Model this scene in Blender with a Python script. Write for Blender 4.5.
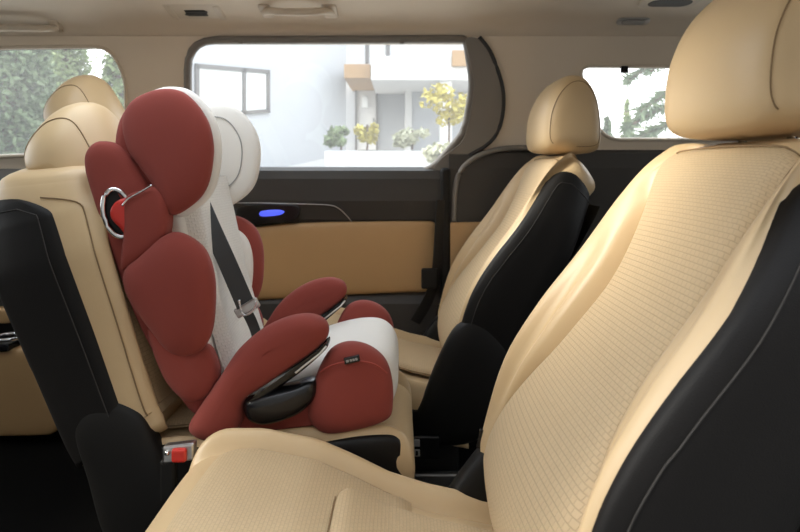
import bpy, bmesh, math, random
from mathutils import Vector, Matrix
for o in list(bpy.data.objects): bpy.data.objects.remove(o)
S = bpy.context.scene
COL = S.collection
random.seed(7)
PI = math.pi
F = 560.0          # focal length in pixels of the 800 px wide frame
HOR = 168.0        # horizon row
ZC = 1.40          # eye height over the ground; cabin floor is at 0.45
FLOOR = 0.45

# ------------------------------------------------------------------ camera, world, sun, exposure
cam = bpy.data.cameras.new('camera'); camo = bpy.data.objects.new('camera', cam); COL.objects.link(camo)
camo.location = (0, 0, ZC); camo.rotation_euler = (PI/2, 0, 0)
cam.sensor_width = 36; cam.lens = 36*F/800; cam.shift_y = -(266-HOR)/800
cam.clip_start = 0.02; cam.clip_end = 300
cam.dof.use_dof = True; cam.dof.focus_distance = 1.05; cam.dof.aperture_fstop = 6.3
S.camera = camo
w = bpy.data.worlds.new('sky'); S.world = w; w.use_nodes = True
nt = w.node_tree; bg = nt.nodes['Background']
tc = nt.nodes.new('ShaderNodeTexCoord'); sx = nt.nodes.new('ShaderNodeSeparateXYZ')
rp = nt.nodes.new('ShaderNodeValToRGB')
nt.links.new(tc.outputs['Generated'], sx.inputs[0]); nt.links.new(sx.outputs['Z'], rp.inputs[0])
rp.color_ramp.elements[0].position = 0.0; rp.color_ramp.elements[0].color = (0.97, 0.98, 1.0, 1)
rp.color_ramp.elements[1].position = 0.7; rp.color_ramp.elements[1].color = (0.84, 0.91, 1.0, 1)
nt.links.new(rp.outputs[0], bg.inputs[0]); bg.inputs[1].default_value = 2.5
sun = bpy.data.lights.new('sun', 'SUN'); suno = bpy.data.objects.new('sun', sun); COL.objects.link(suno)
sun.energy = 5.0; sun.angle = math.radians(20); sun.color = (1.0, 0.93, 0.82)
suno.rotation_euler = Vector((0.83, 0.10, -0.55)).to_track_quat('-Z', 'Y').to_euler()
S.view_settings.view_transform = 'Standard'; S.view_settings.look = 'None'
S.view_settings.exposure = 0.70; S.view_settings.gamma = 1.0; S.view_settings.use_curve_mapping = False

# ------------------------------------------------------------------ materials
def mat(name, col, rough=0.6, metal=0.0, bump=None, var=0.0, vscale=8.0, spec=0.5, sheen=0.0, emit=None):
    """bump: (kind, scale, strength)  kinds: noise, leather, weave(uv), perf(uv), wood"""
    m = bpy.data.materials.new(name); m.use_nodes = True
    n = m.node_tree.nodes; l = m.node_tree.links; b = n['Principled BSDF']
    b.inputs['Base Color'].default_value = (*col, 1); b.inputs['Roughness'].default_value = rough
    b.inputs['Metallic'].default_value = metal; b.inputs['Specular IOR Level'].default_value = spec
    if sheen: b.inputs['Sheen Weight'].default_value = sheen
    if emit: b.inputs['Emission Color'].default_value = (*emit[0], 1); b.inputs['Emission Strength'].default_value = emit[1]
    t = n.new('ShaderNodeTexCoord')
    if var:
        nz = n.new('ShaderNodeTexNoise'); nz.inputs['Scale'].default_value = vscale; nz.inputs['Detail'].default_value = 4
        l.new(t.outputs['Object'], nz.inputs['Vector'])
        mx = n.new('ShaderNodeMix'); mx.data_type = 'RGBA'
        mx.inputs[6].default_value = (*[c*(1-var) for c in col], 1); mx.inputs[7].default_value = (*[min(1, c*(1+var)) for c in col], 1)
        l.new(nz.outputs['Fac'], mx.inputs[0]); l.new(mx.outputs[2], b.inputs['Base Color'])
    if bump:
        kind, sc, st = bump
        bp = n.new('ShaderNodeBump'); bp.inputs['Strength'].default_value = st; bp.inputs['Distance'].default_value = 0.002
        if kind == 'noise':
            x = n.new('ShaderNodeTexNoise'); x.inputs['Scale'].default_value = sc; x.inputs['Detail'].default_value = 5
            l.new(t.outputs['Object'], x.inputs['Vector']); l.new(x.outputs['Fac'], bp.inputs['Height'])
        elif kind == 'leather':
            x = n.new('ShaderNodeTexVoronoi'); x.inputs['Scale'].default_value = sc; x.feature = 'DISTANCE_TO_EDGE'
            l.new(t.outputs['Object'], x.inputs['Vector']); l.new(x.outputs['Distance'], bp.inputs['Height'])
        elif kind in ('weave', 'perf'):
            x = n.new('ShaderNodeTexBrick'); x.offset = 0.5
            x.inputs['Scale'].default_value = 1.0
            x.inputs['Brick Width'].default_value = 0.0095 if kind == 'weave' else 0.006
            x.inputs['Row Height'].default_value = 0.0056 if kind == 'weave' else 0.006
            x.inputs['Mortar Size'].default_value = 0.0008; x.inputs['Mortar Smooth'].default_value = 0.9
            d = 0.80 if kind == 'weave' else 0.9
            x.inputs['Color1'].default_value = (*col, 1); x.inputs['Color2'].default_value = (*[c*0.96 for c in col], 1)
            x.inputs['Mortar'].default_value = (*[c*d for c in col], 1)
            l.new(t.outputs['UV'], x.inputs['Vector']); l.new(x.outputs['Color'], b.inputs['Base Color'])
            iv = n.new('ShaderNodeMath'); iv.operation = 'SUBTRACT'; iv.inputs[0].default_value = 1
            l.new(x.outputs['Fac'], iv.inputs[1]); l.new(iv.outputs[0], bp.inputs['Height'])
        elif kind == 'wood':
            mp = n.new('ShaderNodeMapping'); mp.inputs['Scale'].default_value = (1, 1, 14)
            x = n.new('ShaderNodeTexNoise'); x.inputs['Scale'].default_value = sc
            l.new(t.outputs['Object'], mp.inputs[0]); l.new(mp.outputs[0], x.inputs['Vector']); l.new(x.outputs['Fac'], bp.inputs['Height'])
        l.new(bp.outputs[0], b.inputs['Normal'])
    return m
def glass_mat(name, tint=(0.96, 0.98, 0.97), refl=0.05, glare_veil=0.09):
    m = bpy.data.materials.new(name); m.use_nodes = True
    n = m.node_tree.nodes; l = m.node_tree.links; n.remove(n['Principled BSDF'])
    a = n.new('ShaderNodeBsdfTransparent'); a.inputs[0].default_value = (*tint, 1)
    g = n.new('ShaderNodeBsdfGlossy'); g.inputs['Roughness'].default_value = 0.02
    x = n.new('ShaderNodeMixShader'); x.inputs[0].default_value = refl
    tr = n.new('ShaderNodeBsdfTranslucent'); tr.inputs[0].default_value = (1, 0.99, 0.97, 1); hz = n.new('ShaderNodeMixShader'); hz.inputs[0].default_value = glare_veil  # translucent share veils the view, standing in for glare
    l.new(a.outputs[0], hz.inputs[1]); l.new(tr.outputs[0], hz.inputs[2])
    l.new(hz.outputs[0], x.inputs[1]); l.new(g.outputs[0], x.inputs[2]); l.new(x.outputs[0], n['Material Output'].inputs[0])
    return m
BEIGE = (0.60, 0.435, 0.245)
M = dict(
    leather=mat('beige_leather', BEIGE, 0.42, bump=('leather', 420, 0.10), var=0.04),
    insert=mat('beige_woven_insert', (0.59, 0.435, 0.255), 0.62, bump=('weave', 1, 0.4)),
    stitch=mat('tan_thread', (0.26, 0.17, 0.085), 0.8),
    lstitch=mat('pale_thread', (0.03, 0.027, 0.024), 0.8),
    black=mat('black_leather', (0.007, 0.0062, 0.0058), 0.55, bump=('leather', 380, 0.15), spec=0.22),
    plastic=mat('black_plastic', (0.007, 0.0065, 0.006), 0.5, bump=('noise', 500, 0.08), spec=0.28),
    gloss=mat('gloss_black_plastic', (0.008, 0.008, 0.009), 0.25),
    trim=mat('charcoal_trim', (0.040, 0.036, 0.032), 0.55, bump=('noise', 700, 0.1)),
    garnish=mat('grey_garnish', (0.19, 0.175, 0.16), 0.5, bump=('noise', 700, 0.1)),
    rubber=mat('window_rubber', (0.02, 0.02, 0.02), 0.6),
    headliner=mat('headliner_cloth', (0.70, 0.61, 0.50), 0.9, bump=('noise', 900, 0.15), sheen=0.1),
    hplastic=mat('beige_plastic', (0.60, 0.52, 0.42), 0.5),
    doorbeige=mat('door_insert_vinyl', (0.50, 0.31, 0.14), 0.5, bump=('leather', 300, 0.12), var=0.05),
    red=mat('red_fabric', (0.265, 0.047, 0.034), 0.9, bump=('noise', 1500, 0.25), sheen=0.05),
    redpipe=mat('red_piping', (0.36, 0.06, 0.045), 0.8),
    white=mat('white_fabric', (0.80, 0.77, 0.72), 0.85, bump=('noise', 1300, 0.2)),
    mesh=mat('white_airmesh', (0.78, 0.75, 0.70), 0.85, bump=('perf', 1, 0.6)),
    chrome=mat('chrome', (0.75, 0.75, 0.76), 0.15, 1.0),
    steel=mat('brushed_steel', (0.55, 0.54, 0.53), 0.35, 1.0),
    redplastic=mat('bright_red_plastic', (0.55, 0.03, 0.02), 0.35),
    strap=mat('belt_webbing', (0.018, 0.017, 0.017), 0.6, bump=('noise', 900, 0.3)),
    blue=mat('blue_lamp', (0.05, 0.08, 0.6), 0.4, emit=((0.10, 0.14, 1.0), 0.55)),
    carpet=mat('black_carpet', (0.006, 0.0055, 0.005), 1.0, bump=('noise', 600, 0.6), spec=0.05),
    label=mat('label_grey', (0.35, 0.34, 0.33), 0.7),
    glass=glass_mat('window_glass'),
    added_roofglass=glass_mat('added_roof_glass', (0.9, 0.92, 0.92)),
    body=mat('car_paint', (0.25, 0.25, 0.26), 0.3, 0.3),
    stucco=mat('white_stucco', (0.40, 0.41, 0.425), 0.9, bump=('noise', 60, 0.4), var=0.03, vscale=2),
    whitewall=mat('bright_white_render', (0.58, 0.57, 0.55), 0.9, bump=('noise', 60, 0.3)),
    frame=mat('grey_window_frame', (0.10, 0.095, 0.09), 0.5),
    hglass=mat('house_glass', (0.55, 0.56, 0.55), 0.12),
    wood=mat('cedar_cladding', (0.33, 0.20, 0.09), 0.6, bump=('wood', 6, 0.4), var=0.15),
    drive=mat('pale_driveway', (0.50, 0.49, 0.47), 0.9, bump=('noise', 30, 0.4), var=0.05),
    tarmac=mat('dark_paving', (0.10, 0.10, 0.095), 0.9, bump=('noise', 50, 0.5), var=0.2),
    hedge=mat('hedge_leaf', (0.16, 0.21, 0.085), 0.6, var=0.35, vscale=2.2),
    conifer=mat('conifer_needles', (0.11, 0.155, 0.075), 0.7, var=0.3, vscale=3),
    yellow=mat('yellow_leaf', (0.40, 0.34, 0.06), 0.6, var=0.3, vscale=5),
    bush=mat('bush_leaf', (0.17, 0.22, 0.10), 0.6, var=0.3, vscale=5),
    blossom=mat('pale_blossom', (0.42, 0.42, 0.30), 0.7, var=0.2, vscale=7),
    bark=mat('bark', (0.12, 0.085, 0.06), 0.9, bump=('noise', 40, 0.6)),
    blockwall=mat('brown_light_block', (0.26, 0.24, 0.215), 0.9, bump=('noise', 20, 0.5)),  # for the added wall that controls light at the open door
)

# ------------------------------------------------------------------ helpers
def at(px, py, Y):
    """point at depth Y on the line of sight through a picture position"""
    return Vector(((px-400)/F*Y, Y, ZC+(HOR-py)/F*Y))
def cr(pts, n, closed=True):
    """Catmull-Rom through points (tuples of any dimension) resampled to n"""
    P = [Vector(p) for p in pts]; k = len(P); segs = k if closed else k-1; out = []
    for i in range(n):
        u = i/(n if closed else n-1)*segs; s = min(int(u), segs-1); t = u-s
        g = (lambda j: P[j % k]) if closed else (lambda j: P[max(0, min(k-1, j))])
        a, b, c, d = g(s-1), g(s), g(s+1), g(s+2)
        out.append(0.5*((2*b)+(c-a)*t+(2*a-5*b+4*c-d)*t*t+(3*b-a-3*c+d)*t**3))
    return out
def lerp_tab(tab, x):
    if x <= tab[0][0]: return tab[0][1]
    for (a, b), (c, d) in zip(tab, tab[1:]):
        if x <= c: return b+(d-b)*(x-a)/(c-a)
    return tab[-1][1]
def mesh(name, verts, faces, m, parent=None, smooth=True, uvs=None, fix=True):
    me = bpy.data.meshes.new(name)
    o0 = Vector(parent['_o']) if parent is not None and '_o' in parent else Vector((0, 0, 0))
    me.from_pydata([tuple(Vector(v)-o0) for v in verts], [], faces)
    if uvs:
        ul = me.uv_layers.new(name='UVMap')
        for lp in me.loops: ul.data[lp.index].uv = uvs[lp.vertex_index]
    if fix:
        bm = bmesh.new(); bm.from_mesh(me)
        bmesh.ops.remove_doubles(bm, verts=bm.verts, dist=0.00015)
        bmesh.ops.recalc_face_normals(bm, faces=bm.faces)
        bm.to_mesh(me); bm.free()
    if smooth:
        for p in me.polygons: p.use_smooth = True
    me.materials.append(M[m] if isinstance(m, str) else m)
    o = bpy.data.objects.new(name, me); COL.objects.link(o)
    if parent is not None: o.parent = parent
    return o
def root(name, label, cat, loc, rz=0, group=None, world=True):
    """an Empty at a thing's base; world=True means its parts are given in world coordinates"""
    e = bpy.data.objects.new(name, None); COL.objects.link(e); e.location = loc; e.rotation_euler = (0, 0, rz)
    e['label'] = label; e['category'] = cat; e.empty_display_size = 0.1
    if group: e['group'] = group
    if world: e['_o'] = tuple(loc)
    return e
def sub(part):
    """parts are plain meshes at their thing's origin; a sub-part shares that origin"""
    p = part.parent
    if p is not None and '_o' in p: part['_o'] = tuple(p['_o'])
    return part
def tag(o, label, cat, group=None):
    o['label'] = label; o['category'] = cat
    if group: o['group'] = group
    return o
def struct(o, label=None):
    o['kind'] = 'structure'
    if label: o['label'] = label
    return o
def copy_tree(o, parent=None):
    c = o.copy(); COL.objects.link(c); c.parent = parent
    for ch in list(o.children): copy_tree(ch, c)
    return c
def pillow(name, out, T1, m, parent, mp, T2=None, e=2.6, n=64, K=9, spine=None, raw=False):
    """inflated pad. out: 2D outline, mp(a,b,h) -> 3D, T1/T2 heights to either side, spine: optional 2D medial line"""
    T2 = T1 if T2 is None else T2
    L = [Vector((p[0], p[1])) for p in out] if raw else cr([(p[0], p[1]) for p in out], n)
    n = len(L)
    c = sum(L, Vector((0, 0)))/n
    def target(p):
        if not spine: return c
        best = None
        for a, b in zip(spine, spine[1:]):
            a = Vector(a); b = Vector(b); d = b-a; t = max(0, min(1, (p-a).dot(d)/d.length_squared)); q = a+d*t
            if best is None or (p-q).length < best[0]: best = ((p-q).length, q)
        return best[1]
    tg = [target(p) for p in L]
    V = []; Fc = []; rows = []
    ths = [i/K*PI/2 for i in range(K+1)]
    lev = [(th, -1) for th in reversed(ths)]+[(th, 1) for th in ths[1:]]
    for th, sg in lev:
        s = max(0.0, math.cos(th))**(2/e); h = math.sin(th)**(2/e)*(T1 if sg > 0 else T2)*sg
        if th > PI/2-1e-4: s = 0.0
        rows.append(len(V))
        for p, q in zip(L, tg):
            r = q+(p-q)*s; V.append(mp(r.x, r.y, h))
    for a, b in zip(rows, rows[1:]):
        for i in range(n): Fc.append((a+i, a+(i+1) % n, b+(i+1) % n, b+i))
    return mesh(name, V, Fc, m, parent)
def pxo(pts, Y):
    """side-view outline: picture points at depth Y -> (X, Z)"""
    r = []
    for p in pts:
        v = at(p[0], p[1], Y); r.append((v.x, v.z))
    return r
def tube(name, path, r, m, parent=None, n=8, closed=False, res=None):
    P = cr(path, res, closed) if res else [Vector(p) for p in path]
    V = []; Fc = []; k = len(P)
    for i, p in enumerate(P):
        a = P[i-1] if (i > 0 or closed) else P[i]; b = P[(i+1) % k] if (i < k-1 or closed) else P[i]
        t = (b-a).normalized(); up = Vector((0, 0, 1)) if abs(t.z) < 0.9 else Vector((0, 1, 0))
        x = t.cross(up).normalized(); y = x.cross(t)
        rr = r[i*len(r)//k] if isinstance(r, (list, tuple)) else r
        for j in range(n):
            an = 2*PI*j/n; V.append(p+x*math.cos(an)*rr+y*math.sin(an)*rr)
    for i in range(k if closed else k-1):
        a = i*n; b = ((i+1) % k)*n
        for j in range(n): Fc.append((a+j, a+(j+1) % n, b+(j+1) % n, b+j))
    if not closed:
        Fc.append(tuple(range(n-1, -1, -1))); Fc.append(tuple((k-1)*n+j for j in range(n)))
    return mesh(name, V, Fc, m, parent)
def loft(name, loops, m, parent=None, caps=True, smooth=True):
    n = len(loops[0]); V = [v for lp in loops for v in lp]; Fc = []
    for a in range(len(loops)-1):
        for i in range(n): Fc.append((a*n+i, a*n+(i+1) % n, (a+1)*n+(i+1) % n, (a+1)*n+i))
    if caps:
        Fc.append(tuple(range(n-1, -1, -1))); Fc.append(tuple((len(loops)-1)*n+i for i in range(n)))
    return mesh(name, V, Fc, m, parent, smooth)
def box(name, lo, hi, m, parent=None, bev=0.004, seg=2, xf=None):
    bm = bmesh.new(); bmesh.ops.create_cube(bm, size=1)
    c = (Vector(lo)+Vector(hi))/2; d = Vector(hi)-Vector(lo)
    for v in bm.verts: v.co = Vector((v.co.x*d.x, v.co.y*d.y, v.co.z*d.z))+c
    if bev > 0: bmesh.ops.bevel(bm, geom=list(bm.edges), offset=min(bev, min(abs(x) for x in d)*0.45), segments=seg, affect='EDGES', profile=0.5)
    V = [v.co.copy() for v in bm.verts]; Fc = [tuple(v.index for v in f.verts) for f in bm.faces] if not bm.verts.index_update() else []
    bm.free()
    if xf: V = [xf(v) for v in V]
    return mesh(name, V, Fc, m, parent, smooth=False, fix=False)
def grid(name, fn, nu, nv, m, parent=None, thick=0.0):
    """fn(u,v) -> (co, uv), u,v in 0..1"""
    V = []; U = []; Fc = []
    for j in range(nv+1):
        for i in range(nu+1):
            c, q = fn(i/nu, j/nv); V.append(c); U.append(q)
    for j in range(nv):
        for i in range(nu):
            a = j*(nu+1)+i; Fc.append((a, a+1, a+nu+2, a+nu+1))
    o = mesh(name, V, Fc, m, parent, uvs=U, fix=False)
    return o
def fill(name, outer, holes, m, parent=None, mp=None, depth=None):
    """flat sheet with holes. outer/holes: 2D loops, mp(a,b)->3D ; depth: solidify"""
    bm = bmesh.new(); es = []
    for lp in [outer]+holes:
        vs = [bm.verts.new((p[0], p[1], 0)) for p in lp]
        for i in range(len(vs)): es.append(bm.edges.new((vs[i], vs[(i+1) % len(vs)])))
    bmesh.ops.triangle_fill(bm, use_beauty=True, use_dissolve=False, edges=es)
    bm.verts.index_update()
    V = [mp(v.co.x, v.co.y) for v in bm.verts]; Fc = [tuple(v.index for v in f.verts) for f in bm.faces]
    bm.free()
    o = mesh(name, V, Fc, m, parent, smooth=False)
    if depth:
        md = o.modifiers.new('s', 'SOLIDIFY'); md.thickness = depth; md.offset = 0
    return o
def rrect(x0, y0, x1, y1, r, k=6):
    out = []
    for cx, cy, a0 in ((x1-r, y1-r, 0), (x0+r, y1-r, 90), (x0+r, y0+r, 180), (x1-r, y0+r, 270)):
        for i in range(k+1):
            a = math.radians(a0+90*i/k); out.append((cx+r*math.cos(a), cy+r*math.sin(a)))
    return out
def roundpoly(pts, r, k=5):
    """round the corners of a polygon; r single or per-corner"""
    out = []; n = len(pts)
    for i in range(n):
        p = Vector(pts[i]); a = Vector(pts[i-1]); b = Vector(pts[(i+1) % n])
        ri = r[i] if isinstance(r, (list, tuple)) else r
        u = (a-p); v = (b-p); q = min(ri, u.length*0.48, v.length*0.48)
        s = p+u.normalized()*q; t = p+v.normalized()*q
        for j in range(k+1):
            x = j/k; out.append(tuple((1-x)**2*s+2*x*(1-x)*p+x*x*t))
    return out

# ------------------------------------------------------------------ far body side: geometry of the surface
YW = 2.10; LEAN = 0.22
def wall_y(z):                                   # z relative to eye height
    return YW-LEAN*z if z > 0 else YW
def wpx(px, py, off=0.0):
    """picture position on the far side wall -> (X, Zrel) of the wall plane"""
    dx = (px-400)/F; dz = (HOR-py)/F
    y = (YW-off)/(1+LEAN*dz) if dz > 0 else YW-off
    return (dx*y, dz*y)
def wmap(off=0.0):
    return lambda a, b: Vector((a, wall_y(b)-off, ZC+b))
XL, XR = -1.95, 2.05
win_c = roundpoly([wpx(*p) for p in [(189, 175), (189, 41), (466, 40), (473, 84), (465, 132), (430, 172)]], [0.02, 0.1, 0.02, 0.05, 0.05, 0.05])
win_l = roundpoly([wpx(*p) for p in [(-90, 160), (-90, 52), (20, 48), (112, 47), (128, 80), (128, 152)]], [0.05, 0.06, 0.02, 0.06, 0.05, 0.05])
win_r = roundpoly([wpx(*p) for p in [(577, 66), (840, 68), (840, 140), (606, 140), (590, 118)]], [0.05, 0.05, 0.05, 0.10, 0.08])
wf = struct(fill('wall_far', [(XL, -0.02), (XR, -0.02), (XR, 0.47), (XL, 0.47)], [win_c, win_l, win_r], 'headliner', None, wmap(), 0.03))
# window 1: sliding-door window with rubber, garnish ring, pane
def window(name, loop, label, frame_m, r):
    f = tube(name, [wmap(0.012)(a, b) for a, b in loop], r, frame_m, None, n=8, closed=True); struct(f, label)
    fill('pane', loop, [], 'glass', f, wmap(-0.012))
    tube('window_seal', [wmap(-0.004)(a, b) for a, b in loop], 0.007, 'rubber', f, n=6, closed=True)
    return f
w1 = window('window_1', win_c, 'sliding door window looking out on the white house', 'garnish', 0.015)
w2 = window('window_2', win_l, 'rear quarter window looking out on the green trees', 'hplastic', 0.008)
w3 = window('window_3', win_r, 'small side window with pine branches behind it', 'hplastic', 0.008)
for px in (243, 402):
    a, b = wpx(px, 42); p = wmap(0.02)(a, b); box('sunblind_hook', (p.x-0.008, p.y-0.008, p.z-0.012), (p.x+0.008, p.y+0.006, p.z+0.006), 'garnish', w1, 0.002)
a, b = wpx(622, 70); p = wmap(0.02)(a, b); box('sunblind_hook', (p.x-0.012, p.y-0.008, p.z-0.014), (p.x+0.012, p.y+0.006, p.z+0.010), 'plastic', w3, 0.002)
# dark garnish sweeping down the door pillar beside window 1
g = roundpoly([wpx(*p) for p in [(463, 38), (478, 39), (490, 56), (501, 90), (500, 120), (490, 141), (462, 156), (444, 178), (428, 176), (440, 158), (462, 142), (468, 122), (474, 84)]], 0.03)
bmg = fill('trim_1', g, [], 'garnish', None, wmap(0.022), 0.024); struct(bmg, 'dark grey pillar garnish beside the sliding door window')
tube('trim_2', [wmap(0.03)(*wpx(*p)) for p in [(478, 39), (490, 56), (501, 90), (500, 120), (490, 141), (466, 158), (455, 172), (450, 200)]], 0.008, 'rubber', None, n=8, res=40); struct(bpy.data.objects['trim_2'])

tube('trim_7', [at(*p, 2.048) for p in [(545, 148), (510, 148), (488, 152), (470, 161), (459, 174), (455, 192), (454, 222)]], 0.010, 'garnish', None, n=10, res=40); struct(bpy.data.objects['trim_7'], 'rolled grey edge of the lower pillar trim')

# lower body side (charcoal), doors
def extr(name, prof, x0, x1, m, parent=None, n=2):
    """profile of (Y, Z) swept along X"""
    loops = []
    for i in range(n+1):
        x = x0+(x1-x0)*i/n; loops.append([Vector((x, y, z)) for y, z in prof])
    return loft(name, loops, m, parent, smooth=False)
d1 = root('door_1', 'charcoal sliding door with tan vinyl insert', 'door', (-0.2, 2.1, FLOOR)); del d1['category']; d1['kind'] = 'structure'
XB = wpx(440, 250)[0]
upper = [(2.13, 1.405), (2.085, 1.402), (2.062, 1.39), (2.052, 1.36), (2.046, 1.28), (2.060, 1.21), (2.13, 1.21)]
o = extr('upper_trim', upper, -1.05, XB, 'trim', d1); 
lower = [(2.13, 1.215), (2.075, 1.215), (2.075, 0.93), (2.06, 0.90), (2.05, 0.80), (2.06, 0.40), (2.13, 0.40)]
extr('lower_trim', lower, -1.05, XB, 'trim', d1)
ins = [(225, 236), (245, 229), (280, 224), (330, 222), (400, 221), (432, 221), (436, 224), (436, 288), (432, 292), (400, 293), (330, 296), (250, 301), (225, 300)]
insert = pillow('insert', roundpoly(pxo(ins, 2.06), 0.01, 3), 0.022, 'doorbeige', d1, lambda a, b, h: Vector((a, 2.075-h, b)), 0.01, e=5, raw=True)
tube('chrome_strip', [at(*p, 2.043) for p in [(236, 203), (262, 203), (300, 204), (328, 205), (338, 208), (346, 215), (352, 222)]], 0.0016, 'steel', d1, res=30)
hb = pillow('handle_pocket', pxo([(240, 206), (292, 205), (300, 211), (293, 221), (262, 224), (240, 226)], 2.05), 0.004, 'gloss', d1, lambda a, b, h: Vector((a, 2.047-h, b)), e=5)
pillow('handle_lamp', pxo([(262, 211), (278, 209.5), (285, 211.5), (279, 215), (262, 216)], 2.05), 0.004, 'blue', d1, lambda a, b, h: Vector((a, 2.040-h, b)), e=3)
# side trim beyond the door on both sides
lt = extr('trim_3', [(2.13, 1.40), (2.06, 1.395), (2.045, 1.36), (2.05, 0.40), (2.13, 0.40)], XL, -1.06, 'trim'); struct(lt, 'charcoal rear side trim under the quarter window')
pr = extr('trim_4', [(2.13, 1.475), (2.075, 1.472), (2.055, 1.455), (2.046, 1.40), (2.05, 0.40), (2.13, 0.40)], XB+0.03, XR, 'trim'); struct(pr, 'charcoal lower pillar and side trim beside the sliding door')
ps = box('trim_5', (XB-0.002, 2.03, 0.46), (XB+0.034, 2.12, 1.40), 'plastic', None, 0.012, 3); struct(ps, 'black vertical door edge strip')
pi2 = pillow('tan_panel', roundpoly(pxo([(447, 222), (545, 221), (545, 300), (447, 292)], 2.05), 0.01, 3), 0.02, 'doorbeige', pr, lambda a, b, h: Vector((a, 2.052-h, b)), 0.01, e=5, raw=True)
# rear wheel-arch armrest box with tray
q = root('armrest_box', 'tan side armrest box with a cup tray behind the black seat back', 'armrest', (-1.45, 1.98, FLOOR))
pillow('front_panel', roundpoly(pxo([(-60, 348), (29, 348), (52, 402), (64, 408), (64, 424), (54, 434), (-60, 436)], 1.93), 0.02, 3), 0.05, 'doorbeige', q, lambda a, b, h: Vector((a, 1.94-h*0.6, b)), 0.10, e=7, raw=True)
pillow('upper_panel', roundpoly(pxo([(-60, 309), (14, 309), (19, 318), (10, 324), (-60, 326)], 1.99), 0.015, 3), 0.025, 'doorbeige', q, lambda a, b, h: Vector((a, 2.015-h, b)), 0.03, e=5, raw=True)
box('tray', (-1.75, 1.90, 0.775), (-1.33, 2.02, 0.80), 'gloss', q, 0.005)
cp = at(8, 338, 1.95)
tube('tray_rim', [(cp.x+0.045*math.cos(t*PI/8), 1.95+0.04*math.sin(t*PI/8), 0.812) for t in range(16)], 0.006, 'chrome', q, closed=True)

# ------------------------------------------------------------------ roof lining with one unseen glass panel added to let light in
CE = [(2.02, 0.445), (2.0, 0.458), (1.985, 0.475), (1.96, 0.50), (1.92, 0.522), (1.86, 0.535), (1.75, 0.543), (1.6, 0.548), (1.26, 0.55), (0.9, 0.548), (0.7, 0.54), (0.55, 0.52), (0.45, 0.48), (0.40, 0.44)]
def ceil_z(y):
    return lerp_tab(sorted(CE), y)
def cpx(px, py):
    """where the sight line meets the roof lining"""
    y = 2.02
    while y > 0.5 and (HOR-py)/F*y > ceil_z(y): y -= 0.001
    return Vector(((px-400)/F*y, y, ZC+ceil_z(y)))
xs = [XL, -0.98, -0.95, -0.15, -0.12, 0.02, 0.05, 0.85, 0.88, XR]; ys = [p[0] for p in CE]
ys2 = sorted(set(ys+[0.72, 1.55]), reverse=True)
V = [Vector((x, y, ZC+ceil_z(y))) for y in ys2 for x in xs]; Fc = []
holes = [(-0.95, -0.15)]  # roof opening added out of view as a source of top light
for j in range(len(ys2)-1):
    for i in range(len(xs)-1):
        xm = (xs[i]+xs[i+1])/2; ym = (ys2[j]+ys2[j+1])/2
        if 0.72 < ym < 1.55 and any(a < xm < b for a, b in holes): continue
        k = len(xs); Fc.append((j*k+i, j*k+i+1, (j+1)*k+i+1, (j+1)*k+i))
ce = mesh('ceiling', V, Fc, 'headliner', None, smooth=True); struct(ce, 'beige cloth roof lining')
md = ce.modifiers.new('s', 'SOLIDIFY'); md.thickness = 0.03; md.offset = 1 if ce.data.polygons[0].normal.z > 0 else -1
for i, (a, b) in enumerate(holes):
    f = struct(tube('window_%d' % (4+i), [(a, 0.72, ZC+0.545), (b, 0.72, ZC+0.545), (b, 1.55, ZC+0.553), (a, 1.55, ZC+0.553)], 0.012, 'hplastic', None, closed=True), 'unseen glass roof panel added to light the cabin from above')
    mesh('pane', [(a, 0.72, ZC+0.57), (b, 0.72, ZC+0.57), (b, 1.55, ZC+0.57), (a, 1.55, ZC+0.57)], [(0, 1, 2, 3)], 'added_roofglass', f, smooth=False)
# roof fittings
def oncl(px, py, off=0.004):
    p = cpx(px, py); y = p.y
    n = Vector((0, ceil_z(y+0.01)-ceil_z(y-0.01), -0.02)).normalized(); 
    if n.z > 0: n = -n
    n = Vector((0, -abs(n.y), n.z)); return p, n
def ceil_pad(name, px0, py0, px1, py1, T, m, parent, r=0.012, lift=0.0, e=5):
    A = cpx(px0, py0); B = cpx(px1, py1); C = cpx((px0+px1)/2, (py0+py1)/2); _, n = oncl((px0+px1)/2, (py0+py1)/2)
    t = Vector((0, n.z, -n.y)).normalized()
    L = (A-B); hl = abs(L.y*t.y+L.z*t.z)/2; hw = abs(B.x-A.x)/2
    return pillow(name, rrect(-hw, -hl, hw, hl, min(r, hl*0.95, hw*0.95)), T, m, parent, lambda a, b, h: C+Vector((a, 0, 0))+t*b+n*(h+lift), 0.004, e=e, raw=True)
A = cpx(195, 13)
q = root('vent_panel', 'beige overhead climate panel with a dark air slot', 'vent', A)
ceil_pad('base', 161, 2, 231, 23, 0.004, 'hplastic', q)
ceil_pad('slot', 184, 9, 209, 15, 0.002, 'plastic', q, 0.004, 0.004)
for a, b in ((167, 181), (212, 227)): ceil_pad('button_pad', a, 5, b, 20, 0.003, 'hplastic', q, 0.006, 0.003)
for k in range(2): ceil_pad('louvre', 185, 10.2+k*2.4, 208, 11.4+k*2.4, 0.0015, 'trim', q, 0.001, 0.006)
def handle(name, label, pts, m, caps):
    P = []
    for px, py, lift in pts:
        p, n = oncl(px, py); P.append(p+n*lift)
    q = root(name, label, 'handle', P[0])
    tube('grip', P, 0.012, m, q, n=10, res=36)
    for px, py in caps:
        ceil_pad('end_cap', px-9, py-6, px+9, py+6, 0.010, m, q, 0.012)
    return q
handle('grab_handle', 'beige folded grab handle above the sliding door window', [(264, 11, 0.004), (270, 5, 0.02), (285, 3, 0.03), (310, 3, 0.03), (326, 5, 0.02), (332, 11, 0.004)], 'hplastic', [(266, 10), (330, 10)])
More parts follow.
